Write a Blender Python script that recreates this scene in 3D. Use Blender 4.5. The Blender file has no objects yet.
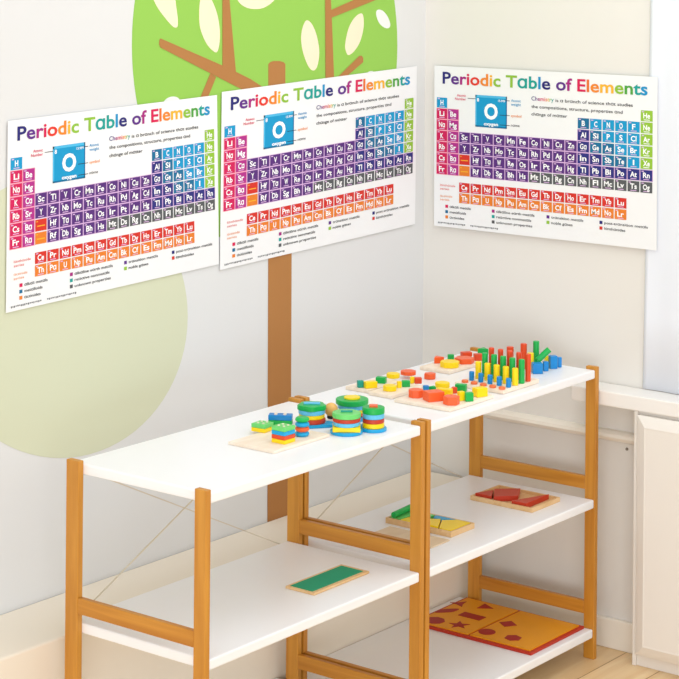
import bpy, bmesh, math, random
from mathutils import Matrix, Vector
random.seed(4)
S = bpy.context.scene
COL = S.collection

# ------------------------------------------------------------------ camera
TH, F, PX, PY, ROLL, CZ = .6556, 2060., 343.7, -70., .009, 1.683
UP = Vector((0, 0, 1)); FW = Vector((math.cos(TH), math.sin(TH), 0)); R0 = Vector((math.sin(TH), -math.cos(TH), 0))
CR = R0 * math.cos(ROLL) + UP * math.sin(ROLL)
CU = UP * math.cos(ROLL) - R0 * math.sin(ROLL)
cam = bpy.data.cameras.new('camera'); camo = bpy.data.objects.new('camera', cam); COL.objects.link(camo)
M = Matrix((CR, CU, -FW)).transposed().to_4x4(); M.translation = Vector((0, 0, CZ))
camo.matrix_world = M
cam.sensor_fit = 'HORIZONTAL'; cam.sensor_width = 36; cam.lens = F * 36 / 679
cam.shift_x = -(PX - 339.5) / 679; cam.shift_y = (PY - 339.5) / 679
cam.clip_start = .05; cam.clip_end = 60
S.camera = camo

# ------------------------------------------------------------------ world, lights, exposure
w = bpy.data.worlds.new('world'); S.world = w; w.use_nodes = True
w.node_tree.nodes['Background'].inputs[0].default_value = (.935, .968, 1, 1)
w.node_tree.nodes['Background'].inputs[1].default_value = 1.04
def area(name, loc, target, size, power, color):
    l = bpy.data.lights.new(name, 'AREA'); l.shape = 'RECTANGLE'; l.size, l.size_y = size; l.energy = power; l.color = color
    o = bpy.data.objects.new(name, l); COL.objects.link(o); o.location = loc
    o.rotation_euler = (Vector(target) - Vector(loc)).to_track_quat('-Z', 'Y').to_euler()
    return o
area('added_overhead_fill', (3.55, 1.85, 2.7), (3.95, 2.6, .6), (1.1, 1.1), 9, (.97, .985, 1))  # added overhead lamp, unseen; lifts the wall corner and shelf tops
area('added_room_fill', (-1.2, -.7, .7), (3.8, 2.6, .3), (3.2, 1.4), 72, (.94, .97, 1))  # added low fill from behind the camera, brightens under the shelves
area('window_daylight', (2.9, -1.8, 2.2), (3.6, 2.9, .9), (2.0, 1.8), 4, (.95, .975, 1))
vs = S.view_settings
vs.view_transform = 'Standard'; vs.look = 'None'; vs.exposure = .22; vs.gamma = 1; vs.use_curve_mapping = False

# ------------------------------------------------------------------ helpers
def hexc(h):
    h = h.lstrip('#'); v = [int(h[i:i + 2], 16) / 255 for i in (0, 2, 4)]
    return tuple(c / 12.92 if c <= .04045 else ((c + .055) / 1.055) ** 2.4 for c in v) + (1,)
MATS = {}
def mat(name, h, rough=.5, var=.03, scale=20, spec=.4, bump=0):
    if name in MATS: return MATS[name]
    m = bpy.data.materials.new(name); m.use_nodes = True; nt = m.node_tree; b = nt.nodes['Principled BSDF']
    b.inputs['Roughness'].default_value = rough; b.inputs['Specular IOR Level'].default_value = spec
    c = hexc(h)
    tc = nt.nodes.new('ShaderNodeTexCoord'); n = nt.nodes.new('ShaderNodeTexNoise'); n.inputs['Scale'].default_value = scale
    nt.links.new(tc.outputs['Object'], n.inputs['Vector'])
    mix = nt.nodes.new('ShaderNodeMix'); mix.data_type = 'RGBA'
    mix.inputs[6].default_value = tuple(x * (1 - var) for x in c[:3]) + (1,)
    mix.inputs[7].default_value = tuple(min(1, x * (1 + var)) for x in c[:3]) + (1,)
    nt.links.new(n.outputs['Fac'], mix.inputs[0]); nt.links.new(mix.outputs[2], b.inputs['Base Color'])
    if bump:
        bp = nt.nodes.new('ShaderNodeBump'); bp.inputs['Strength'].default_value = bump; bp.inputs['Distance'].default_value = .002
        nt.links.new(n.outputs['Fac'], bp.inputs['Height']); nt.links.new(bp.outputs[0], b.inputs['Normal'])
    MATS[name] = m; return m
def wood(name, c1, c2, sc, rough=.45, planks=0):
    m = bpy.data.materials.new(name); m.use_nodes = True; nt = m.node_tree; b = nt.nodes['Principled BSDF']
    b.inputs['Roughness'].default_value = rough
    tc = nt.nodes.new('ShaderNodeTexCoord'); mp = nt.nodes.new('ShaderNodeMapping'); mp.inputs['Scale'].default_value = sc
    n = nt.nodes.new('ShaderNodeTexNoise'); n.inputs['Scale'].default_value = 1; n.inputs['Detail'].default_value = 6; n.inputs['Distortion'].default_value = .6
    nt.links.new(tc.outputs['Object'], mp.inputs[0]); nt.links.new(mp.outputs[0], n.inputs[0])
    r = nt.nodes.new('ShaderNodeValToRGB'); r.color_ramp.elements[0].position = .32; r.color_ramp.elements[1].position = .68
    r.color_ramp.elements[0].color = hexc(c1); r.color_ramp.elements[1].color = hexc(c2)
    nt.links.new(n.outputs['Fac'], r.inputs[0])
    out = r.outputs[0]
    if planks:
        br = nt.nodes.new('ShaderNodeTexBrick'); br.inputs['Scale'].default_value = 1; br.inputs['Brick Width'].default_value = 1.1
        br.inputs['Row Height'].default_value = .12; br.inputs['Mortar Size'].default_value = .0015
        br.inputs['Color1'].default_value = (1, 1, 1, 1); br.inputs['Color2'].default_value = (.86, .84, .8, 1); br.inputs['Mortar'].default_value = (.45, .36, .26, 1)
        nt.links.new(tc.outputs['Object'], br.inputs[0])
        mu = nt.nodes.new('ShaderNodeMix'); mu.data_type = 'RGBA'; mu.blend_type = 'MULTIPLY'; mu.inputs[0].default_value = 1
        nt.links.new(out, mu.inputs[6]); nt.links.new(br.outputs[0], mu.inputs[7]); out = mu.outputs[2]
    nt.links.new(out, b.inputs['Base Color'])
    return m
def mesh_obj(name, verts, faces, m, parent=None, mats=None, idx=None, smooth=False, bevel=0, seg=2):
    me = bpy.data.meshes.new(name); me.from_pydata([tuple(v) for v in verts], [], faces)
    for q in (mats or [m]): me.materials.append(q)
    if idx: me.polygons.foreach_set('material_index', idx)
    bm = bmesh.new(); bm.from_mesh(me)
    if not idx: bmesh.ops.recalc_face_normals(bm, faces=bm.faces)
    bm.to_mesh(me); bm.free()
    if smooth:
        me.polygons.foreach_set('use_smooth', [True] * len(me.polygons))
    me.update()
    o = bpy.data.objects.new(name, me); COL.objects.link(o)
    if bevel:
        b = o.modifiers.new('bevel', 'BEVEL'); b.width = bevel; b.segments = seg; b.limit_method = 'ANGLE'; b.angle_limit = math.radians(35)
    if parent: o.parent = parent; o.matrix_parent_inverse = Matrix.Translation(-parent.location)
    return o
def prism_geo(poly, z0, z1):
    n = len(poly)
    v = [(x, y, z0) for x, y in poly] + [(x, y, z1) for x, y in poly]
    f = [tuple(range(n - 1, -1, -1)), tuple(range(n, 2 * n))] + [(i, (i + 1) % n, n + (i + 1) % n, n + i) for i in range(n)]
    return v, f
def prism(name, poly, z0, z1, m, parent=None, bevel=.001, **k):
    v, f = prism_geo(poly, z0, z1); return mesh_obj(name, v, f, m, parent, bevel=bevel, **k)
def box(name, x0, x1, y0, y1, z0, z1, m, parent=None, bevel=.001, **k):
    return prism(name, [(x0, y0), (x1, y0), (x1, y1), (x0, y1)], z0, z1, m, parent, bevel, **k)
def merge(*gs):
    V, Fc = [], []
    for v, f in gs:
        k = len(V); V += v; Fc += [tuple(i + k for i in q) for q in f]
    return V, Fc
def boxg(x0, x1, y0, y1, z0, z1): return prism_geo([(x0, y0), (x1, y0), (x1, y1), (x0, y1)], z0, z1)
def empty(name, loc):
    o = bpy.data.objects.new(name, None); COL.objects.link(o); o.location = loc; o.empty_display_size = .05; return o
def tag(o, label, cat, group=None, kind=None):
    o['label'] = label; o['category'] = cat
    if group: o['group'] = group
    if kind: o['kind'] = kind
    return o
def struct(o): o['kind'] = 'structure'; return o
def ray(x, y): return FW + CR * ((x - PX) / F) - CU * ((y - PY) / F)
C0 = Vector((0, 0, CZ))
def onz(x, y, z): d = ray(x, y); return C0 + d * ((z - CZ) / d.z)
def onx(x, y, X): d = ray(x, y); return C0 + d * (X / d.x)
def ony(x, y, Y): d = ray(x, y); return C0 + d * (Y / d.y)
def ngon(cx, cy, r, n, rot=0, ry=None):
    ry = ry or r
    return [(cx + r * math.cos(rot + 2 * math.pi * i / n), cy + ry * math.sin(rot + 2 * math.pi * i / n)) for i in range(n)]

XW, YW = 4.24, 2.998          # inner faces of the right and left walls

# ------------------------------------------------------------------ the room
wall_m = mat('white_wall_paint', '#dadad9', .85, .008, 3, .2)
cream_m = mat('cream_wall_paint', '#e2ded7', .85, .01, 3, .2)
floor_m = wood('oak_floor', '#e2bc88', '#f2d6a8', (3, 30, 3), .4, planks=1)
o = struct(box('floor', -1.5, XW + .2, -3, YW + .2, -.05, 0, floor_m, bevel=0))
o = struct(box('wall_left', -1.5, XW + .15, YW, YW + .15, 0, 2.9, wall_m, bevel=0))
o = struct(box('wall_right', XW, XW + .15, -3, YW, 0, 2.9, cream_m, bevel=0))
white_paint = mat('white_gloss_paint', '#f0e8da', .35, .01, 8)
struct(box('baseboard_right', XW - .012, XW, 2.36, YW - .012, 0, .07, white_paint, bevel=.003))
struct(box('trim_2', -1.5, XW - .012, 2.8135, YW - .0005, 0, .33, mat('boxing_bounce_tint', '#ece1cf', .6, .01, 6), bevel=.004))  # cream tint paints in the warm bounced light on the lower wall
# rounded rail along the lower right wall
rail_y0, rail_y1 = 2.352, 2.80
prof = [(XW, .487), (XW - .010, .488), (XW - .018, .492), (XW - .022, .499), (XW - .019, .506), (XW - .012, .511), (XW, .513)]
n = len(prof); v = [(a, rail_y0, b) for a, b in prof] + [(a, rail_y1, b) for a, b in prof]
f = [tuple(range(n)), tuple(range(2 * n - 1, n - 1, -1))] + [(i, (i + 1) % n, n + (i + 1) % n, n + i) for i in range(n)]
struct(mesh_obj('trim_1', v, f, white_paint))

# sill worktop along the right wall
ct_m = mat('worktop_white', '#efeae4', .35, .008, 6)
tag(box('windowsill', 4.16, XW - .001, .9, 2.515, .5855, .620, ct_m, bevel=.003),
    'long white windowsill board along the right wall, just past the shelves', 'windowsill')
# low cupboard under it
cab = empty('cupboard', (4.20, 1.7, 0))
cm = mat('cupboard_white', '#eae3da', .4, .01, 5)
box('body', 4.172, XW - .001, .95, 2.349, 0, .585, cm, cab)
box('stile', 4.165, 4.172, 2.339, 2.349, .0, .585, cm, cab, .002)
box('stile', 4.165, 4.172, .95, .975, .0, .585, cm, cab, .002)
for y0, y1 in ((1.665, 2.336), (.98, 1.660)):
    d = box('door', 4.158, 4.1715, y0, y1, .03, .578, cm, cab, .003)
    g1 = [(4.158, y0 + .0, .03), (4.158, y1, .03), (4.158, y1, .578), (4.158, y0, .578)]
    i1, t = .022, .010
    ring = []
    for k, (ins, xx) in enumerate(((.0, 4.1579), (.010, 4.153), (.024, 4.147), (.028, 4.1475))):
        ring += [(xx, y0 + ins, .03 + ins), (xx, y1 - ins, .03 + ins), (xx, y1 - ins, .578 - ins), (xx, y0 + ins, .578 - ins)]
    fc = [(4 * k + j, 4 * k + (j + 1) % 4, 4 * k + 4 + (j + 1) % 4, 4 * k + 4 + j) for k in range(3) for j in range(4)] + [(12, 13, 14, 15)]
    mesh_obj('door_moulding', ring, fc, cm, d)
tag(cab, 'low white panelled cupboard under the windowsill at the right edge', 'cupboard')
# screw in the wall
p = onx(627, 449, XW)
sv = [(XW - .003 * s, p.y + r * math.cos(a), p.z + r * math.sin(a)) for s, r in ((0, .0038), (1, .003)) for a in [2 * math.pi * i / 12 for i in range(12)]]
sf = [tuple(range(12, 24))] + [(i, (i + 1) % 12, 12 + (i + 1) % 12, 12 + i) for i in range(12)]
tag(mesh_obj('wall_screw', sv, sf, mat('grey_metal', '#8d8378', .4, .05)), 'tiny grey screw in the lower right wall left of the cupboard', 'screw')

# white curtain beside the right wall poster
cu_m = mat('curtain_white', '#e6e9f0', .9, .01, 8, .1)
V, Fc = [], []
ny, nz = 90, 12
for j in range(nz + 1):
    t = j / nz; z = .6215 + t * (2.6 - .6215)
    for i in range(ny + 1):
        s = i / ny; y = 2.366 - .012 * min(1, t * 2.2) - s * .8
        x = XW - .005 + 0.002 * math.sin(s * 40 + .6 * math.sin(t * 4)) * min(1, s * 14 + .15)
        V.append((x, y, z))
for j in range(nz):
    for i in range(ny):
        a = j * (ny + 1) + i; Fc.append((a, a + 1, a + ny + 2, a + ny + 1))
cu = mesh_obj('curtain', V, Fc, cu_m, smooth=True)
so = cu.modifiers.new('solid', 'SOLIDIFY'); so.thickness = .0012; so.offset = 0
tag(cu, 'thin white curtain hanging at the right edge behind the right-hand poster', 'curtain')

# ------------------------------------------------------------------ painted trees on the left wall
def decal(name, pts, h, m, parent):
    q = [ony(x, y, YW) for x, y in pts]; n = len(q)
    v = [(p.x, YW - h + .0004, p.z) for p in q] + [(p.x, YW - h, p.z) for p in q]
    f = [tuple(range(n - 1, -1, -1)), tuple(range(n, 2 * n))] + [(i, (i + 1) % n, n + (i + 1) % n, n + i) for i in range(n)]
    return mesh_obj(name, v, f, m, parent)
def smoothpoly(pts, k=6):
    out = []; n = len(pts)
    for i in range(n):
        p0, p1, p2, p3 = pts[i - 1], pts[i], pts[(i + 1) % n], pts[(i + 2) % n]
        for j in range(k):
            t = j / k
            out.append(tuple(.5 * (2 * p1[a] + (p2[a] - p0[a]) * t + (2 * p0[a] - 5 * p1[a] + 4 * p2[a] - p3[a]) * t * t + (3 * p1[a] - p0[a] - 3 * p2[a] + p3[a]) * t ** 3) for a in (0, 1)))
    return out
green_m = mat('decal_green', '#92c355', .8, .03, 3, .2)
brown_m = mat('decal_brown', '#ae7946', .8, .03, 6, .2)
leaf_m = mat('decal_cream', '#f0e2c4', .8, .02, 6, .2)
lw_m = mat('decal_white', '#e8e8e4', .8, .02, 6, .2)
olive_m = mat('decal_pale_olive', '#cfd2b6', .85, .02, 3, .2)
tb = ony(280, 405, YW)
tree = empty('wall_decal', (tb.x, YW, 0.0))
crown = [(264.5 + 132.7 * math.copysign(abs(math.cos(a)) ** .92, math.cos(a)), 45 + 202 * math.sin(a)) for a in [2 * math.pi * i / 96 for i in range(96)]]
decal('crown', crown, .0006, green_m, tree)
tr = [(268, 90), (268, 64), (270, 62), (273, 61), (279, 61), (283, 62), (285, 64), (285, 90), (291.3, 245), (290, 560), (267, 560), (268, 245)]
decal('trunk', tr, .0012, brown_m, tree)
bh = .0014
for pts in ([(159, 40), (160, 38.3), (230, 69), (250, 79), (270, 92), (268, 104), (241, 89), (230, 83.5), (160, 47.5), (158.6, 44)],
            [(222, 66), (222, 0), (221, -60), (228, -60), (229, 0), (235.5, 73)],
            [(210, 73), (215.6, 77), (207.5, 97), (200, 112), (193, 112), (200, 97)],
            [(324.6, -5), (324.3, -100), (330, -100), (330, -5), (331.2, 17), (333.5, 78), (334, 130), (324, 130), (325, 78)],
            [(330.5, 10), (353, 0), (400, -22), (404, -17), (375, 0), (331.2, 17.5)],
            [(358.6, 56), (361, 55.6), (362.6, 58), (362.6, 62), (349, 73.7), (334, 88), (334, 80), (339, 75.3)]):
    bh += .00012; decal('branch', pts, bh, brown_m, tree)
for pts in ([(141, -30), (150, -8), (157, 7), (165, 18), (172, 26), (176, 27.5), (177.6, 24), (176.5, 11), (172, -12), (158, -32)],
            [(200, 0), (199, 13), (200, 28), (206, 43), (213, 51), (217, 51.5), (219.3, 42), (219.3, 28), (216, 11), (209, -4), (203, -6)],
            [(233, -12), (238, 1), (245, 7), (254, 9), (264, 7.5), (274, 0), (279, -12), (256, -22)],
            [(306, 20.5), (302, 29), (301, 40), (303, 53), (308, 66), (313, 70.5), (317, 66), (319, 52), (316.5, 36), (311.5, 24)],
            [(362, 13.8), (355, 17), (348.5, 28), (345, 44), (346, 52), (348.5, 55), (354, 51), (360, 41), (363.4, 26)]):
    decal('leaf', smoothpoly(pts, 5), .0009, leaf_m, tree)
for pts in ([(377, 10), (382, 10.5), (387, 16), (390, 24), (388.5, 28), (384, 27.5), (379, 23), (376, 15)],
            [(161, 108), (166, 99), (173, 96.5), (179, 99), (182, 108), (172, 118)],
            [(364, 82), (366, 74), (371, 71), (376, 74), (378, 82), (371, 88)]):
    decal('leaf', smoothpoly(pts, 5), .0009, lw_m, tree)['label'] = 'white leaf'
tag(tree, 'large bright green painted tree with brown trunk and cream leaves on the left wall', 'wall decal')
pale = [(60 + 127.5 * math.cos(a), 316 + 142 * math.sin(a)) for a in [2 * math.pi * i / 80 for i in range(80)]]
pd = decal('wall_decal', pale, .0006, olive_m, None)
tag(pd, 'pale olive painted round tree crown on the left wall below the leftmost poster', 'wall decal')

# ------------------------------------------------------------------ posters
_dg = None
TC = {}
def text_geo(s, size=1, bold=.0, colors=None):
    s = s.replace('a', '\u0251')
    key = (s, bold, tuple(colors) if colors else None)
    if key in TC: return TC[key]
    cu = bpy.data.curves.new('t', 'FONT'); cu.body = s; cu.resolution_u = 3; cu.offset = bold
    nm = max(colors) + 1 if colors else 1
    for i in range(nm): cu.materials.append(PM[i])
    if colors:
        for i, c in enumerate(colors): cu.body_format[i].material_index = c
    ob = bpy.data.objects.new('t', cu); COL.objects.link(ob)
    me = bpy.data.meshes.new_from_object(ob)
    V = [(v.co.x, v.co.y) for v in me.vertices]; Fc = [tuple(p.vertices) for p in me.polygons]; I = [p.material_index for p in me.polygons]
    bpy.data.objects.remove(ob); bpy.data.curves.remove(cu); bpy.data.meshes.remove(me)
    x0 = min(v[0] for v in V); x1 = max(v[0] for v in V)
    TC[key] = (V, Fc, I, x0, x1); return TC[key]
PCOL = ['#2c2a72', '#5f2f86', '#a3297d', '#d21f52', '#dd3a2c', '#e8842a', '#eeb02e', '#8cbb3a', '#4d9e3f', '#1b9b92', '#1c8fc4', '#222222', '#f8f8f8', '#1795c6', '#cc1f58', '#ae2f86', '#573078', '#2f3079', '#1b6b94', '#90bd38', '#cf3328', '#e07c2b', '#57595b', '#d9b3dd', '#f2a9bd', '#9bd3ea', '#4eb6e0', '#0f6f9c', '#e06d2a', '#b8436b']
PM = [mat('ink_' + h[1:], h, .6, .01, 30, .2) for h in PCOL]
paper_m = mat('poster_paper', '#ececec', .55, .004, 30, .25)
NAVY, PUR, MAG, CRI, RED, ORA, YEL, LIM, GRN, TEA, BLU, BLK, WHT, tNM, tAL, tAE, tTR, tPT, tML, tNG, tLA, tAC, tUN, gTR, gAL, gNM, hiB, loB, ORT, ROSE = range(30)
SYM = {}
rows = [
 [('H', 0, tNM), ('He', 17, tNG)],
 [('Li', 0, tAL), ('Be', 1, tAE), ('B', 12, tML), ('C', 13, tNM), ('N', 14, tNM), ('O', 15, tNM), ('F', 16, tNM), ('Ne', 17, tNG)],
 [('Na', 0, tAL), ('Mg', 1, tAE), ('Al', 12, tPT), ('Si', 13, tML), ('P', 14, tNM), ('S', 15, tNM), ('Cl', 16, tNM), ('Ar', 17, tNG)],
 [(s, i, [tAL, tAE][i] if i < 2 else tTR if i < 12 else [tPT, tML, tML, tNM, tNM, tNG][i - 12]) for i, s in enumerate('K Ca Sc Ti V Cr Mn Fe Co Ni Cu Zn Ga Ge As Se Br Kr'.split())],
 [(s, i, [tAL, tAE][i] if i < 2 else tTR if i < 12 else [tPT, tPT, tML, tML, tNM, tNG][i - 12]) for i, s in enumerate('Rb Sr Y Zr Nb Mo Tc Ru Rh Pd Ag Cd In Sn Sb Te I Xe'.split())],
 [(s, i, [tAL, tAE, tLA][i] if i < 3 else tTR if i < 12 else tPT) for i, s in enumerate('Cs Ba - Hf Ta W Re Os Ir Pt Au Hg Tl Pb Bi Po At Rn'.split())],
 [(s, i, [tAL, tAE, tAC][i] if i < 3 else tTR if i < 8 else tUN) for i, s in enumerate('Fr Ra - Rf Db Sg Bh Hs Mt Ds Rg Cn Nh Fl Mc Lv Ts Og'.split())]]
rows2 = [[(s, i + 2, tLA) for i, s in enumerate('Ce Pr Nd Pm Sm Eu Gd Tb Dy Ho Er Tm Yb Lu'.split())],
         [(s, i + 2, tAC) for i, s in enumerate('Th Pa U Np Pu Am Cm Bk Cf Es Fm Md No Lr'.split())]]
GAP = {tTR: gTR, tPT: gTR, tAL: gAL, tAE: gAL}
def poster_part_builders():
    """lists of (V[(u,v,h)], F, I) in units of poster width / height; asp = width/height"""
    parts = {}
    def rect(L, u0, u1, v0, v1, h, c):
        k = len(L[0]); L[0] += [(u0, v0, h), (u1, v0, h), (u1, v1, h), (u0, v1, h)]; L[1].append((k + 3, k + 2, k + 1, k)); L[2].append(c)
    def txt(L, s, u, v, capv, c=BLK, w=None, align='l', bold=.0, colors=None, h=.0007, asp=1.5):
        V, Fc, I, x0, x1 = text_geo(s, bold=bold, colors=colors)
        sv = capv / .73; su = sv / asp
        if w: su = w / (x1 - x0)
        off = {'l': -x0, 'c': -(x0 + x1) / 2, 'r': -x1}[align]
        k = len(L[0]); L[0] += [(u + (x + off) * su, v - y * sv, h) for x, y in V]
        L[1] += [tuple(i + k for i in f) for f in Fc]; L[2] += [(I[i] if colors else c) for i in range(len(Fc))]
    t = [[], [], []]
    title = 'Periodic Table of Elements'
    cols = [NAVY, PUR, MAG, CRI, RED, ORA, YEL, LIM, 0, LIM, TEA, TEA, BLU, NAVY, 0, PUR, MAG, 0, CRI, ORT, ORA, YEL, LIM, GRN, TEA, BLU]
    txt(t, title, .040, .108, .075, w=.92, bold=.021, colors=cols)
    parts['title'] = t
    ch = 'Chemistry'
    b = [[], [], []]
    txt(b, ch, .455, .180, .026, w=.100, bold=.008, colors=[NAVY, PUR, MAG, CRI, RED, ORA, YEL, LIM, TEA])
    txt(b, 'is a branch of science that studies', .563, .180, .019, w=.335, bold=.01)
    txt(b, 'the compositions, structure, properties and', .455, .225, .019, w=.40, bold=.01)
    txt(b, 'change of matter', .455, .270, .019, w=.16, bold=.01)
    parts['paragraph'] = b
    x = [[], [], []]
    u0, u1, v0, v1 = .196, .343, .167, .363
    rect(x, u0, u1, v0, v1, .0004, tNM); rect(x, u0, u1, v0, v0 + .014, .0005, hiB); rect(x, u0, u0 + .006, v0, v1, .0005, hiB)
    rect(x, u1 - .005, u1, v0, v1, .0005, loB); rect(x, u0, u1, v1 - .010, v1, .0005, loB)
    txt(x, 'O', (u0 + u1) / 2, .308, .094, WHT, align='c', bold=.035, w=.063)
    txt(x, '8', u0 + .008, .207, .022, WHT, bold=.02); txt(x, '15.999', u1 - .008, .202, .014, WHT, align='r', bold=.01)
    txt(x, 'oxygen', (u0 + u1) / 2, .350, .020, WHT, align='c', bold=.03, w=.066)
    txt(x, 'Atomic', .152, .184, .016, CRI, align='r', bold=.01, w=.043); txt(x, 'Number', .152, .206, .016, CRI, align='r', bold=.01, w=.052)
    txt(x, 'Atomic', .362, .196, .016, BLU, bold=.01, w=.045); txt(x, 'weight', .362, .219, .016, BLU, bold=.01, w=.045)
    txt(x, 'symbol', .362, .288, .016, ORA, bold=.01, w=.048); txt(x, 'name', .362, .346, .016, BLK, bold=.005, w=.040)
    for a, bb, vv in ((.160, .198, .190), (.330, .356, .190), (.310, .356, .280), (.310, .356, .340)): rect(x, a, bb, vv, vv + .0035, .0006, BLK)
    parts['oxygen_diagram'] = x
    U0, U1 = .0105, .9835; cw = (U1 - U0) / 18; V0, V1 = .194, .677; rh = (V1 - V0) / 7
    def tile(L, s, ci, c, vt, rr):
        a = U0 + ci * cw; g = .0022
        if c in GAP: rect(L, a - .0003, a + cw + .0003, vt, vt + rr, .0003, GAP[c])
        rect(L, a + g, a + cw - g, vt + g * 1.5, vt + rr - g * 1.5, .0005, c)
        if s == '-':
            rect(L, a + .010, a + cw - .010, vt + rr * .52, vt + rr * .60, .0006, YEL); rect(L, a + .006, a + .014, vt + rr * .18, vt + rr * .24, .0006, YEL); return
        w_ = .0135 * (1.0 if len(s) == 1 else 2.0) * (1.0 if s not in ('Mn', 'Mg', 'Mo', 'Mc', 'Mt', 'Md', 'Am', 'Cm', 'Fm', 'Tm', 'Pm', 'Sm', 'W') else 1.22)
        if s in ('I',): w_ = .006
        if s in ('Li', 'Ti', 'Al', 'Tl', 'Fl', 'Si', 'Bi', 'Cl', 'Ni'): w_ *= .84
        txt(L, s, a + cw / 2, vt + rr * .70, rr * .46, WHT, align='c', bold=.025, w=w_ * 1.05)
        rect(L, a + cw * .27, a + cw * .73, vt + rr * .81, vt + rr * .87, .0006, WHT if c == tNG else gTR)
        rect(L, a + cw * .12, a + cw * .30, vt + rr * .12, vt + rr * .20, .0006, gTR)
    T = [[], [], []]
    for r, row in enumerate(rows):
        for s, ci, c in row: tile(T, s, ci, c, V0 + r * rh, rh)
    parts['main_element_table'] = T
    T2 = [[], [], []]
    for r, row in enumerate(rows2):
        for s, ci, c in row: tile(T2, s, ci, c, .713 + r * .0665, .0665)
    txt(T2, 'lanthanide', .030, .748, .014, RED, w=.072); txt(T2, 'series', .030, .770, .014, RED, w=.044)
    txt(T2, 'actinide', .030, .815, .014, ORA, w=.058); txt(T2, 'series', .030, .837, .014, ORA, w=.044)
    parts['lanthanide_and_actinide_rows'] = T2
    for kk, (u, items) in enumerate(((.055, [('alkali metals', CRI, .100), ('metalloids', tML, .078), ('actinides', tAC, .070)]),
                         (.275, [('alkaline earth metals', MAG, .175), ('reactive nonmetals', TEA, .160), ('unknown properties', tUN, .165)]),
                         (.525, [('transition metals', PUR, .142), ('noble gases', tNG, .095)]),
                         (.758, [('post-transition metals', NAVY, .185), ('lanthanides', tLA, .090)]))):
        G = [[], [], []]
        for k, (s, c, w_) in enumerate(items):
            vv = .862 + k * .0330
            rect(G, u, u + .013, vv, vv + .019, .0005, c); txt(G, s, u + .021, vv + .017, .016, BLK, w=w_, bold=.01)
        parts['colour_key.%d' % kk] = G
    W = [[], [], []]; rr = random.Random(3); u = .020
    while u < .300:
        if .150 < u < .168: u = .175
        k = rr.uniform(.003, .006); rect(W, u, u + k, .972, .972 + rr.choice((.007, .007, .010)), .0005, tUN); u += k + .003
    parts['small_print'] = W
    return parts
PP = None
def make_poster(label, quad, plane, normal, lift):
    """quad: photo corners TL TR BR BL; the sheet lies on the wall"""
    global PP
    if PP is None: PP = poster_part_builders()
    P = [(onx(x, y, XW - lift) if plane == 'x' else ony(x, y, YW - lift)) for x, y in quad]
    nrm = Vector(normal); base = (P[2] + P[3]) / 2
    def pt(u, v, h):
        q = (P[0] * (1 - u) + P[1] * u) * (1 - v) + (P[3] * (1 - u) + P[2] * u) * v
        return q + nrm * h
    e = empty('poster', base)
    N = 14
    V = [pt(i / N, j, -.0008) for j in (0, 1) for i in range(N + 1)] + [pt(i / N, j, 0) for j in (0, 1) for i in range(N + 1)]
    k = 2 * (N + 1); Fc = []
    for i in range(N):
        Fc += [(i, i + 1, N + 2 + i, N + 1 + i), (k + i, k + N + 1 + i, k + N + 2 + i, k + i + 1), (i, k + i, k + i + 1, i + 1), (N + 1 + i, N + 2 + i, k + N + 2 + i, k + N + 1 + i)]
    Fc += [(0, N + 1, k + N + 1, k), (N, k + N, k + 2 * N + 1, 2 * N + 1)]
    mesh_obj('paper_sheet', V, Fc, paper_m, e)
    for nm, (Vv, Ff, I) in PP.items():
        mesh_obj(nm.split('.')[0], [pt(u, v, h) for u, v, h in Vv], Ff, None, e, mats=PM, idx=I)
    return tag(e, label, 'poster', 'colourful periodic table posters on the two walls')
make_poster('periodic table poster at far left, its lower half over the pale olive circle', [(8, 121), (217, 95), (219, 264), (6, 313)], 'y', (0, -1, 0), .004)
make_poster('periodic table poster on the left wall nearest the corner, across the green tree', [(222, 92), (417, 66), (415, 224), (220, 270)], 'y', (0, -1, 0), .004)
make_poster('periodic table poster alone on the cream right wall above the pegboard end', [(434.5, 65.5), (657.5, 77), (656.5, 250.5), (434, 225.5)], 'x', (-1, 0, 0), .0095)

# ------------------------------------------------------------------ shelving units
bz = wood('bamboo_upright', '#b9771f', '#cf9033', (60, 60, 3), .42)
by = wood('bamboo_rail', '#b5721c', '#cc8c30', (60, 3, 60), .42)
shelf_m = mat('white_shelf_laminate', '#f3f2f2', .3, .004, 12, .4)
brace_m = mat('white_rod', '#cfc2ac', .4, .02)
def unit(x0, x1, label):
    """x0, x1: outer faces; boards run between the post pairs"""
    e = empty('shelving_unit', ((x0 + x1) / 2, 2.622, 0))
    pt = .0135
    for x in (x0, x1 - pt):
        for y in (2.4345, 2.754):
            box('post', x, x + pt, y, y + (.028 if y < 2.5 else .033), 0, .677, bz, e, .0015)
        for z in (.390, .101):
            box('side_rail', x + .0005, x + pt - .0005, 2.4625, 2.754, z, z + .030, by, e, .0015)
    for z in (.65, .35, .05):
        box('shelf', x0 + pt, x1 - pt, 2.437, 2.812 if z < .1 else 2.785, z, z + .02, shelf_m, e, .003)
    # crossed rods at the back
    for a, b in (((x0 + .02, .36), (x1 - .02, .66)), ((x0 + .02, .66), (x1 - .02, .36))):
        dx, dz = b[0] - a[0], b[1] - a[1]; L = math.hypot(dx, dz); nx, nz_ = -dz / L * .001, dx / L * .001
        yb = 2.7882 if b[1] > a[1] else 2.7922
        q = [(a[0] + nx, a[1] + nz_), (b[0] + nx, b[1] + nz_), (b[0] - nx, b[1] - nz_), (a[0] - nx, a[1] - nz_)]
        v = [(u, yb, s) for u, s in q] + [(u, yb + .002, s) for u, s in q]
        mesh_obj('cross_brace', v, [(0, 1, 2, 3), (7, 6, 5, 4), (0, 1, 5, 4), (1, 2, 6, 5), (2, 3, 7, 6), (3, 0, 4, 7)], brace_m, e)
    return tag(e, label, 'shelf', 'low bamboo and white shelving units')
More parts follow.
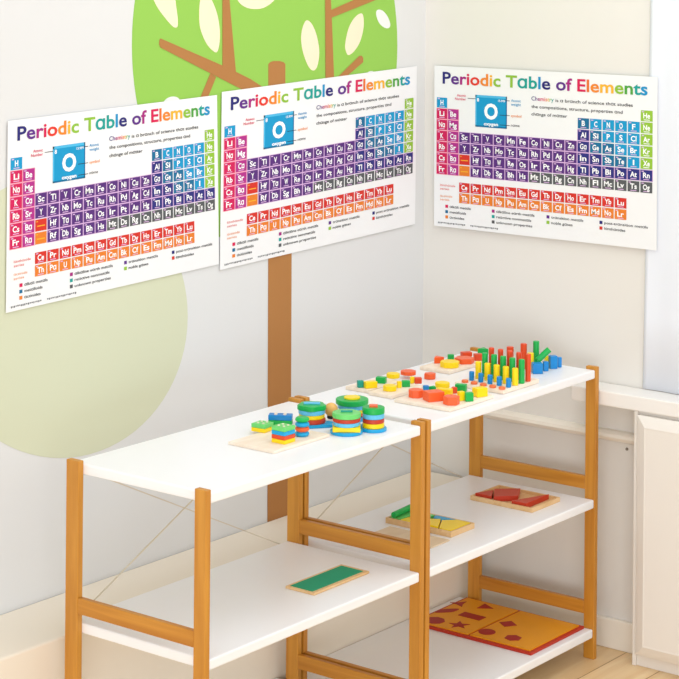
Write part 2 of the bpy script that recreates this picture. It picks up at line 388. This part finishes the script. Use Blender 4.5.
unit(2.777, 3.456, 'white three-tier shelf with bamboo posts, the nearer unit carrying the stacking toys')
unit(3.463, 4.152, 'white three-tier shelf with bamboo posts, the farther unit carrying pegs and blocks')

# ------------------------------------------------------------------ toys
T = .6702
TOY = dict(disc=mat('toy_disc_orange', '#ee7440', .4, .04), red=mat('toy_red', '#e04a20', .35, .04), orange=mat('toy_orange_red', '#f0602c', .35, .04), yellow=mat('toy_yellow', '#fbd70c', .35, .03),
           green=mat('toy_green', '#12ad4e', .35, .04), blue=mat('toy_blue', '#0f86cc', .35, .04), sky=mat('toy_sky', '#63bfe6', .35, .03),
           cyan=mat('toy_cyan', '#14a3d8', .35, .03), lgreen=mat('toy_light_green', '#6ccf6c', .35, .03), teal=mat('toy_teal', '#159a86', .35, .04),
           dred=mat('toy_dark_red', '#c23a22', .4, .04))
ply = wood('pale_plywood', '#f0ddc6', '#f8e9d6', (14, 60, 14), .5)
honey = wood('honey_wood', '#dc9a3e', '#eeb765', (40, 40, 12), .45)
traywood = wood('beech_tray', '#ddb179', '#ebc592', (12, 50, 50), .5)
BK = {}
def ppm(p): return F / (p - C0).dot(FW)
def block(name, label, cat, color, px0, px1, y0, y1, z, shape='box', rot=0., group=None, hmax=None, aspect=1, shrink=1., sink=0):
    """x-extent px0..px1, y-extent y0..y1 in the photo; it stands on height z"""
    q = onz((px0 + px1) / 2, y1, z); s = ppm(q); r = (px1 - px0) / 2 / s * shrink
    ry = r * aspect
    d = Vector((FW.x, FW.y, 0)); c = q + d * ry
    h = max(.008, ((y1 - y0) - 2 * ry * s * .22) / s / .97 + .0025)
    if hmax: h = min(h, hmax)
    if shape == 'cyl': pl = ngon(c.x, c.y, r, 28)
    elif shape == 'hex': pl = ngon(c.x, c.y, r, 6, rot, r)
    elif shape == 'oct': pl = ngon(c.x, c.y, r, 8, rot)
    elif shape == 'tri': pl = ngon(c.x, c.y, r * 1.1, 3, rot)
    elif shape == 'half': pl = [(c.x + r * math.cos(rot + math.pi * i / 14), c.y + r * math.sin(rot + math.pi * i / 14)) for i in range(15)]
    else:
        a = rot; # width axis along screen-right turned by rot
        ux, uy = R0.x * math.cos(a) - R0.y * math.sin(a), R0.x * math.sin(a) + R0.y * math.cos(a)
        k = abs(math.cos(a)) + aspect * abs(math.sin(a)); hw = r / k; hd = hw * aspect
        vx, vy = -uy, ux
        pl = [(c.x + ux * i * hw + vx * j * hd, c.y + uy * i * hw + vy * j * hd) for i, j in ((-1, -1), (1, -1), (1, 1), (-1, 1))]
    o = prism(name, pl, z, z + h, TOY[color] if color in TOY else color, bevel=.0012)
    if label: tag(o, label, cat, group)
    return o, c, r, h

# --- stacking sorter on blue cloverleaf base (nearer unit)
def lobed(cs, n=120):
    # union outline of circles seen from their common centre
    cx = sum(c[0] for c in cs) / len(cs); cy = sum(c[1] for c in cs) / len(cs); out = []
    for i in range(n):
        a = 2 * math.pi * i / n; best = .015
        for x, y, r in cs:
            dx, dy = x - cx, y - cy; b = dx * math.cos(a) + dy * math.sin(a); disc = b * b - (dx * dx + dy * dy - r * r)
            if disc > 0: best = max(best, b + math.sqrt(disc))
        out.append((cx + best * math.cos(a), cy + best * math.sin(a)))
    return out
zb = T + .0065
def stack(px, yb, label_where, layers, wd, group):
    """layers bottom -> top: (color, height_px, shape, width_px)"""
    q = onz(px, yb, zb); s = ppm(q); r = wd / 2 / s; c = q + Vector((FW.x, FW.y, 0)) * r
    z = zb; res = []
    for k, (col, hp, shp, wp) in enumerate(layers):
        rr = wp / 2 / s; h = hp / s / .97
        if shp == 'cyl': pl = ngon(c.x, c.y, rr, 36)
        elif shp == 'hex': pl = ngon(c.x, c.y, rr, 6, TH)
        elif shp == 'sq':
            e_ = rr * 1.0
            pl = [(c.x + R0.x * i + FW.x * j, c.y + R0.y * i + FW.y * j) for i, j in ((-e_, -e_ * .9), (e_, -e_ * .9), (e_, e_ * .9), (-e_, e_ * .9))]
        elif shp == 'flower': pl = [(c.x + rr * (1 + .07 * math.cos(5 * a)) * math.cos(a), c.y + rr * (1 + .07 * math.cos(5 * a)) * math.sin(a)) for a in [2 * math.pi * i / 60 for i in range(60)]]
        o = prism('stacking_ring', pl, z, z + h, TOY[col], bevel=.0016)
        pos = ['bottom', 'second from bottom', 'third from bottom', 'top'][k] if len(layers) == 4 else ['bottom', 'middle', 'top'][k] if len(layers) == 3 else ['bottom', 'top'][k]
        nice = {'sky': 'light blue', 'lgreen': 'light green', 'dred': 'dark red', 'cyan': 'blue'}.get(col, col)
        tag(o, '%s stacking piece, %s layer of the %s stack on cloverleaf board' % (nice, pos, label_where), 'stacking piece', group)
        res.append(o); z += h
    return c, r, z, s
G1 = 'stacking pieces on the cloverleaf toy'
stacks = []
def inlay(c, z, kind, col, s, r):
    pl = ngon(c.x, c.y, r, {'sq': 4, 'cyl': 20, 'bar': 4}[kind], TH + math.pi / 4)
    if kind == 'bar':
        pl = [(c.x + R0.x * i + FW.x * j, c.y + R0.y * i + FW.y * j) for i, j in ((-r, -r * .28), (r, -r * .28), (r, r * .28), (-r, r * .28))]
    return prism('peg_top', pl, z - .001, z + .0025, col if not isinstance(col, str) else TOY[col], bevel=.0005)
cA = stack(311.5, 425, 'left', [('dred', 4.4, 'cyl', 28), ('yellow', 4.2, 'cyl', 26), ('sky', 4.2, 'cyl', 27), ('green', 4.8, 'flower', 28)], 25, G1)
cB = stack(346.5, 433, 'front', [('yellow', 4.6, 'sq', 28), ('sky', 4.0, 'cyl', 27), ('dred', 3.9, 'cyl', 28), ('lgreen', 4.8, 'cyl', 29)], 27, G1)
cC = stack(352, 418.5, 'largest back', [('orange', 3.6, 'cyl', 24), ('yellow', 3.9, 'cyl', 26), ('sky', 4.2, 'cyl', 29), ('green', 5.0, 'cyl', 33)], 26, G1)
cD = stack(373.5, 429.5, 'right', [('yellow', 4.8, 'cyl', 22), ('dred', 4.2, 'cyl', 22), ('sky', 4.8, 'cyl', 22), ('green', 6.0, 'cyl', 22.5)], 21, G1)
for (c, r, z, s), (kd, col, rr, lb) in zip((cA, cB, cC, cD), (('bar', 'sky', .017, 'light blue peg end on top of the left stack'), ('bar', 'teal', .012, 'dark green peg end on top of the front stack'),
                                      ('cyl', 'yellow', .017, 'round yellow peg end on top of the largest back stack'), ('sq', 'orange', .012, 'square orange-red peg end on top of the right stack'))):
    tag(inlay(c, z + .0011, kd, col, s, rr), lb, 'peg', 'peg ends on the stacks')
cl = lobed([(c.x, c.y, r + .006) for c, r, z, s in (cA, cB, cC, cD)])
tag(prism('cloverleaf_board', cl, T + .0001, zb - .0001, TOY['cyan'], bevel=.0015), 'flat blue cloverleaf base under the stacks of coloured rings', 'toy base')
# wooden ball with black foot
q = onz(331, 419.5, T + .0066)
q = q + Vector((FW.x, FW.y, 0)) * .008
V, Fc = [], []
def lathe(cx, cy, prof, n=24):
    V = []; Fc = []
    for r, z in prof: V += [(cx + r * math.cos(2 * math.pi * i / n), cy + r * math.sin(2 * math.pi * i / n), z) for i in range(n)]
    for k in range(len(prof) - 1):
        Fc += [(k * n + i, k * n + (i + 1) % n, (k + 1) * n + (i + 1) % n, (k + 1) * n + i) for i in range(n)]
    Fc += [tuple(range(n - 1, -1, -1)), tuple(range((len(prof) - 1) * n, len(prof) * n))]
    return V, Fc
kb = empty('wooden_bead', (q.x, q.y, T + .0066))
V, Fc = lathe(q.x, q.y, [(.007, T + .0066), (.0085, T + .009), (.0085, T + .012), (.006, T + .014)])
mesh_obj('foot', V, Fc, mat('black_paint', '#1c1a1a', .4), kb, smooth=False)
R_ = .0140; zc = T + .014 + R_ * .8
V, Fc = lathe(q.x, q.y, [(max(.0008, R_ * math.sin(a)), zc - R_ * math.cos(a)) for a in [math.pi * (.12 + .88 * i / 12) for i in range(13)]])
mesh_obj('ball', V, Fc, honey, kb, smooth=True)
tag(kb, 'round honey wooden bead with black foot between the stacks of the cloverleaf toy', 'bead')

# ring column and block stacks on the pale plywood board
x0, x1, y0, y1 = 3.075, 3.250, 2.523, 2.640
bb = tag(box('wooden_board', x0, x1, y0, y1, T, T + .006, ply, bevel=.001), 'pale plywood board under the ring column at the near end of the top shelf', 'board')
z = T + .006; q = onz(302, 437.5, z); c = q + Vector((FW.x, FW.y, 0)) * .0135
for k, col in enumerate(('cyan', 'orange', 'cyan', 'green')):
    V, Fc = lathe(c.x, c.y, [(.0105, z), (.0135, z + .0022), (.0145, z + .0047), (.0135, z + .0072), (.0105, z + .0094)], 28)
    tag(mesh_obj('wooden_ring', V, Fc, TOY[col], smooth=False), '%s rounded ring, %s of the slim four-ring column' % (('blue', 'orange-red', 'blue', 'green')[k], ('bottom', 'second from bottom', 'third from bottom', 'top')[k]), 'ring', 'rings of the slim column')
    z += .0095
def sqpiece(px, yb, w_, cols, names, where, rot, z0, h=.0080, asp=1):
    q = onz(px, yb, z0); s = ppm(q); hw = w_ / 2 / s
    c = q + Vector((FW.x, FW.y, 0)) * hw
    z = z0
    for k, col in enumerate(cols):
        ca, sa = math.cos(rot), math.sin(rot)
        pl = [(c.x + (i * ca - j * asp * sa) * hw * .82, c.y + (i * sa + j * asp * ca) * hw * .82) for i, j in ((-1, -1), (1, -1), (1, 1), (-1, 1))]
        o = prism('wooden_tile', pl, z, z + h, TOY[col], bevel=.0012)
        if k == len(cols) - 1:
            for i, j in ((-.4, -.4), (.4, -.4), (.4, .4), (-.4, .4)):
                prism('dowel_end', ngon(c.x + (i * ca - j * asp * sa) * hw * .8, c.y + (i * sa + j * asp * ca) * hw * .8, hw * .12, 12), z + h - .0005, z + h + .0015, ply, o, bevel=0)
        tag(o, '%s square tile, %s of the %s stack' % (names[k], ('bottom', 'second from bottom', 'third from bottom', 'top')[k] if len(cols) == 4 else ('bottom', 'top')[k], where), 'tile', 'square tiles on the plywood board')
        z += h + .0001
zb2 = T + .0061
sqpiece(283, 444.5, 21, ['yellow', 'red', 'cyan', 'lgreen'], ['yellow', 'red', 'blue', 'light green'], 'four-tile front', 0.0, zb2)
sqpiece(280, 428, 29, ['green', 'blue'], ['green', 'blue'], 'blue-topped rear', TH - math.pi / 2 - .1, zb2, .0105, .45)
sqpiece(262, 433, 20, ['yellow', 'lgreen'], ['yellow', 'light green'], 'green-topped left', .1, zb2)

# --- block trays on the farther unit
def tray(x0, x1, y0, y1, label, t=.008):
    return tag(box('block_tray', x0, x1, y0, y1, T, T + t, ply, bevel=.0015), label, 'tray', 'pale block boards on the farther shelf')
tray(3.577, 3.745, 2.457, 2.603, 'pale plywood board nearest the shelf edge, covered in orange and yellow blocks')
tray(3.607, 3.725, 2.693, 2.758, 'pale plywood board at the back left of the farther shelf top')
tray(3.596, 3.722, 2.622, 2.686, 'narrow pale plywood board between the back left board and the front one')
tray(3.880, 4.045, 2.668, 2.752, 'pale plywood board at the far back beside the wall corner')
zt = T + .0081
GB = 'geometric blocks on the front board'; GE = 'geometric blocks on the back left boards'; GG = 'geometric blocks on the far back board'
A = R = 0
q4 = TH
for a in (
    # front board
    ('orange', 409, 423.2, 389, 398.6, 'oct', .2, 'orange-red rounded block at the left corner of the front board', GB, 1),
    ('orange', 424, 444, 390.5, 402.3, 'box', .42, 'largest flat orange-red block at the front of the front board', GB, .8),
    ('orange', 444, 459.5, 395.5, 406, 'hex', .2, 'orange-red hexagonal block at the near corner of the front board', GB, 1),
    ('blue', 423, 429, 386, 392.3, 'hex', 0, 'small blue block behind the leftmost orange blocks', GB, 1),
    ('green', 429.5, 437, 386.5, 391.3, 'tri', .3, 'small green block behind the large orange one', GB, 1),
    ('yellow', 436, 449.5, 381.8, 388.5, 'cyl', 0, 'round yellow block at the back of the front board', GB, 1),
    ('yellow', 437, 452.5, 388.8, 395.6, 'box', -.35, 'yellow flat block in the middle of the front board', GB, .5),
    ('red', 450.8, 457, 387.5, 394, 'tri', .9, 'small red block right of the middle yellow one', GB, 1),
    ('green', 455.5, 467, 384.5, 391.8, 'box', -.3, 'green block at the back right of the front board', GB, .6),
    ('yellow', 457.5, 464.8, 392, 401.3, 'box', .5, 'small upright yellow block left of the green front one', GB, .8),
    ('green', 464.9, 473.3, 393, 401.8, 'box', .2, 'green cube at the right front of the front board', GB, .8),
    ('yellow', 473, 487.5, 387.5, 397.5, 'box', .55, 'large yellow block at the right corner of the front board', GB, .75),
    # back-left boards
    ('teal', 357, 363.5, 381, 388, 'box', .3, 'small teal block at the far left of the block boards', GE, .9),
    ('yellow', 363.8, 377, 381.6, 388.6, 'box', .40, 'yellow block right of the teal one on the back left board', GE, .6),
    ('green', 376, 386.5, 377.2, 383.8, 'box', -.3, 'green block between two yellow blocks on the back left board', GE, .7),
    ('yellow', 387, 399.5, 372.8, 379.2, 'oct', 0, 'yellow round-edged block farthest back on the back left board', GE, 1),
    ('orange', 401, 416, 370, 376.2, 'oct', .2, 'orange-red block farthest right against the wall on the back left board', GE, 1),
    ('yellow', 383.5, 396.5, 384.8, 392, 'oct', .1, 'yellow block at the front of the narrow board', GE, 1),
    ('yellow', 396.8, 401.6, 382, 388.3, 'box', .4, 'slim yellow block touching the green one on the narrow board', GE, .8),
    ('green', 402, 409.8, 381, 387.2, 'box', .1, 'green cube on the narrow board', GE, .8),
    ('yellow', 410, 414.4, 377.4, 383.8, 'box', .3, 'slim yellow block left of the small red one', GE, .8),
    ('red', 414.6, 421.6, 378, 384, 'box', .1, 'small red cube at the right end of the narrow board', GE, .8),
    ('orange', 424.5, 436, 373, 380, 'hex', .5, 'orange-red block alone between the narrow board and pegboard', GE, 1),
    # far back board
    ('orange', 433, 443.5, 356.5, 364, 'tri', 1.0, 'orange-red block at the left end of the far back board', GG, 1),
    ('yellow', 441.3, 459.3, 360, 368.8, 'oct', 0, 'yellow eight-sided block at the front of the far back board', GG, 1),
    ('green', 448, 453.8, 355, 359.9, 'box', 0, 'small green cube behind the yellow eight-sided block', GG, .8),
    ('orange', 455.5, 474.5, 356.3, 364.8, 'hex', .3, 'large orange-red hexagonal block on the far back board', GG, 1),
    ('red', 461, 472, 352, 356.9, 'box', .3, 'red block at the rear of the far back board', GG, .7),
    ('red', 474, 482.5, 354, 361, 'box', .2, 'red block right of the large orange-red hexagon', GG, .8)):
    col, x0, x1, y0, y1, shp, rot, lab, grp, asp = a
    zz = T + .0001 if 'alone' in lab else zt
    block('toy_block', lab, 'block', col, x0, x1, y0, y1, zz, shp, rot, grp, aspect=asp, shrink=1.10)
# raised green and yellow blocks behind
block('toy_block', 'green triangular block left of the rear pegs, at the far back', 'block', 'green', 477, 490, 348.5, 354.6, zt, 'tri', .5, GG, aspect=.6, shrink=.9)

# --- pegboard
pb = tag(box('pegboard', 3.790, 3.935, 2.462, 2.592, T, T + .010, ply, bevel=.0015), 'pale wooden pegboard with five rows of coloured pegs at the far end of the shelf', 'pegboard')
zp = T + .0101
ords = ['leftmost', 'second from left', 'middle', 'second from right', 'rightmost']
base0 = onz(502, 389.3, zp); dY = (onz(465, 382.3, zp) - base0) / 4; dX = (onz(528, 381.2, zp) - base0) / 4
dY.z = dX.z = 0
PEG = [('disc', .0055, .0076, 'short orange disc'), ('blue', .020, .0058, 'short blue peg'), ('yellow', .038, .0068, 'yellow peg'), ('green', .053, .0068, 'tall green peg'), ('red', .061, .0062, 'tallest red peg')]
def peg(cx, cy, z, r, h, m):
    V, Fc = lathe(cx, cy, [(r - .001, z), (r, z + .001), (r, z + h - .0012), (r - .0012, z + h)], 20)
    return mesh_obj('wooden_peg', V, Fc, m)
for i, (col, h, r, nm) in enumerate(PEG):
    for j in range(5):
        c = base0 + dX * i + dY * (4 - j) if True else 0
        hh = h
        o = peg(c.x, c.y, zp, r, hh, TOY[col])
        tag(o, '%s on the pegboard, %s of its row of five' % (nm, ords[j]), 'peg', '%s row of the pegboard' % nm)
# loose pegs and cubes at the end of the shelf
def lean(p0, p1, r, col, label):
    a, b = Vector(p0), Vector(p1); d = (b - a).normalized(); u = d.orthogonal().normalized(); w_ = d.cross(u)
    n = 20; V = [tuple(a + (u * math.cos(2 * math.pi * i / n) + w_ * math.sin(2 * math.pi * i / n)) * r) for i in range(n)] + [tuple(b + (u * math.cos(2 * math.pi * i / n) + w_ * math.sin(2 * math.pi * i / n)) * r) for i in range(n)]
    Fc = [tuple(range(n)), tuple(range(n, 2 * n))] + [(i, (i + 1) % n, n + (i + 1) % n, n + i) for i in range(n)]
    return tag(mesh_obj('wooden_peg', V, Fc, TOY[col], bevel=.001), label, 'peg', 'loose pegs beside the pegboard')
c = onz(523.5, 368.5, T); lean((c.x, c.y, T), (c.x, c.y, T + .058), .0075, 'red', 'loose red peg standing behind the pegboard, the higher of the two rear red ones')
c = onz(510, 366.5, T); lean((c.x, c.y, T), (c.x, c.y, T + .046), .0082, 'red', 'loose thick red peg standing behind the middle of the pegboard')
c = onz(536, 368.0, T); lean((c.x, c.y, T), (c.x, c.y, T + .0625), .0072, 'green', 'tall loose green peg standing upright among the blue cubes')
c = onz(530.5, 371.0, T); lean((c.x, c.y, T), (c.x, c.y, T + .042), .0075, 'yellow', 'loose yellow peg standing between the tallest red peg and the blue cubes')
for px0, px1, y0, y1, lab, rot in ((532.3, 542.8, 363, 374.2, 'nearest blue cube beside the pegboard', .1), (543, 548.6, 362, 371.5, 'small blue cube, second of the row beside the pegboard', .2),
                              (549, 557.6, 356, 369.2, 'large tall blue cube near the shelf end', .25), (557.8, 561.8, 358, 367.6, 'small blue cube at the very end of the row', .1)):
    block('toy_cube', lab, 'cube', 'blue', px0, px1, y0, y1, T, 'box', rot, 'blue cubes at the shelf end', aspect=.9, shrink=1.06)
a = onz(536.5, 373, T); b_ = a
# slanting green peg resting on the cubes
p0 = onz(541.3, 371, T) + Vector((0, 0, .0215)); 
pa = C0 + ray(537.5, 360.5) * ((p0 - C0).dot(FW)); pb_ = C0 + ray(549.3, 349.3) * ((p0 - C0).dot(FW) + .004)
lean(pa, pb_, .0072, 'green', 'slanting green peg leaning over the blue cubes')
c = C0 + ray(547, 360.5) * ((p0 - C0).dot(FW) + .03)
block('toy_cube', 'little yellow cube between the slanting green peg and the tall blue cube', 'cube', 'yellow', 544.5, 549, 357, 368, T, 'box', .1, aspect=.6)

# --- middle shelf, farther unit
MZ = .3702
def open_tray(x0, x1, y0, y1, z, h, label, m=traywood, t=.005, fl=.004):
    e = empty('wooden_tray', ((x0 + x1) / 2, (y0 + y1) / 2, z))
    box('tray_floor', x0 + t, x1 - t, y0 + t, y1 - t, z, z + fl, m, e, .0003)
    v, f = merge(boxg(x0, x1, y0, y0 + t, z, z + h), boxg(x0, x1, y1 - t, y1, z, z + h), boxg(x0, x0 + t, y0 + t, y1 - t, z, z + h), boxg(x1 - t, x1, y0 + t, y1 - t, z, z + h))
    mesh_obj('rim', v, f, m, e)
    return tag(e, label, 'tray', 'wooden trays on the middle shelf')
tx0, tx1, ty0, ty1 = 3.682, 3.773, 2.524, 2.700
open_tray(tx0, tx1, ty0, ty1, MZ, .012, 'open beech tray with yellow and green pieces on the middle shelf of the farther unit')
zf = MZ + .0041
def flat(name, pts, z, h, col, label, cat='block', group='flat pieces in the middle shelf tray', m=None, parent=None):
    o = prism(name, pts, z, z + h, m or TOY[col], parent, bevel=.0006)
    if label: tag(o, label, cat, group)
    return o
flat('puzzle_piece', [(3.689, 2.531), (3.766, 2.531), (3.766, 2.566), (3.742, 2.590), (3.689, 2.560)], zf, .009, 'yellow', 'large yellow piece at the near end of the beech tray')
flat('puzzle_piece', [(3.689, 2.563), (3.742, 2.593), (3.720, 2.625), (3.689, 2.600)], zf, .011, 'yellow', 'raised yellow piece in the middle of the beech tray')
flat('puzzle_piece', [(3.746, 2.592), (3.766, 2.570), (3.766, 2.622), (3.746, 2.616)], zf, .009, 'cyan', 'light blue piece behind the yellow ones in the beech tray')
flat('puzzle_piece', [(3.689, 2.604), (3.719, 2.629), (3.733, 2.660), (3.689, 2.664)], zf, .0085, 'yellow', 'yellow flat piece under the green rod at the far end of the beech tray')
flat('puzzle_piece', [(3.738, 2.628), (3.766, 2.626), (3.766, 2.692), (3.689, 2.692), (3.689, 2.668), (3.737, 2.664)], zf, .0085, 'lgreen', 'light green flat piece at the back corner of the beech tray')
lean((3.687, 2.682, zf + .0085 + .0068), (3.768, 2.690, zf + .0085 + .0068), .0066, 'green', 'dark green rod lying across the beech tray on the middle shelf')
tag(box('wooden_board', 3.590, 3.660, 2.512, 2.672, MZ, MZ + .003, wood('thin_beech', '#dcc09c', '#e6cfae', (12, 40, 12)), bevel=.0005), 'thin beech board lying in front of the yellow tray on the middle shelf', 'board')
open_tray(3.955, 4.075, 2.490, 2.658, MZ, .010, 'second beech tray with orange-red pieces, nearer the right end of the middle shelf')
for k, (pts, lb) in enumerate((([(3.963, 2.650), (3.963, 2.605), (4.010, 2.630)], 'orange-red triangle in the far corner of the second beech tray'),
                               ([(3.964, 2.600), (4.020, 2.635), (4.062, 2.590), (4.005, 2.560)], 'orange-red square in the middle of the second beech tray'),
                               ([(3.962, 2.550), (4.062, 2.512), (3.962, 2.510)], 'orange-red sliver triangle at the near end of the second beech tray'))):
    flat('puzzle_piece', pts, zf, .012, 'dred', lb, group='orange-red pieces in the second tray')
# --- middle shelf, nearer unit: green board
gx1, gy0 = 3.372, 2.512
gb = empty('activity_board', (3.28, 2.56, MZ))
box('wood_frame', 3.190, gx1, gy0, 2.585, MZ, MZ + .005, traywood, gb, .0008)
box('green_panel', 3.196, gx1 - .010, gy0 + .009, 2.577, MZ + .005, MZ + .006, mat('felt_green', '#12966c', .7, .05), gb, 0)
tag(gb, 'flat green board with wooden edge on the middle shelf of the nearer unit', 'board')

# --- bottom shelf, farther unit: inset shape puzzle
BZ = .0702
pz = empty('shape_puzzle', (4.0, 2.65, BZ))
X0, X1, Y0, Y1 = 3.900, 4.130, 2.455, 2.784
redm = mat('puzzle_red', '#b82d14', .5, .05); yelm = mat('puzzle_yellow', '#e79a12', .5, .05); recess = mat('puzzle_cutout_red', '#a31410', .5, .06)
box('base_board', X0, X1, Y0, Y1, BZ, BZ + .006, redm, pz, .001)
ym = (Y0 + Y1) / 2 + .008
for a, b in ((Y0 + .009, ym - .0035), (ym + .0035, Y1 - .009)):
    box('yellow_panel', X0 + .009, X1 - .009, a, b, BZ + .006, BZ + .0085, yelm, pz, 0)
zc = BZ + .0085
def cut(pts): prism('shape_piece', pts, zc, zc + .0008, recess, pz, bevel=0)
def star(cx, cy, r, n=5, k=.42, rot=0): return [(cx + (r if i % 2 == 0 else r * k) * math.cos(rot + math.pi * i / n), cy + (r if i % 2 == 0 else r * k) * math.sin(rot + math.pi * i / n)) for i in range(2 * n)]
def ctr(px, py): q = onz(px, py, zc); return q.x, q.y
cx, cy = ctr(459, 625); cut(star(cx, cy, .026, 5, .42, .5))
cx, cy = ctr(435, 620.5); cut(ngon(cx, cy, .024, 8, .3))
cx, cy = ctr(447, 610.8); cut(smoothpoly([(cx - .028, cy + .014), (cx, cy + .014), (cx + .028, cy - .014), (cx, cy - .014)], 4))
cx, cy = ctr(472, 616.3); cut([(cx + .015, cy + .030), (cx - .015, cy + .030), (cx - .015, cy - .030), (cx + .015, cy - .030)])
cx, cy = ctr(459.5, 603.8); cut(star(cx, cy, .024, 3, .35, -.2))
cx, cy = ctr(485, 607); cut(ngon(cx, cy, .023, 3, .6))
cx, cy = ctr(487, 632); cut(ngon(cx, cy, .020, 16))
cx, cy = ctr(508, 624); cut(ngon(cx, cy, .022, 4, .2))
cx, cy = ctr(513, 638); cut(ngon(cx, cy, .020, 6, .2))
tag(pz, 'flat yellow and red shape puzzle board on the bottom shelf of the farther unit', 'puzzle')
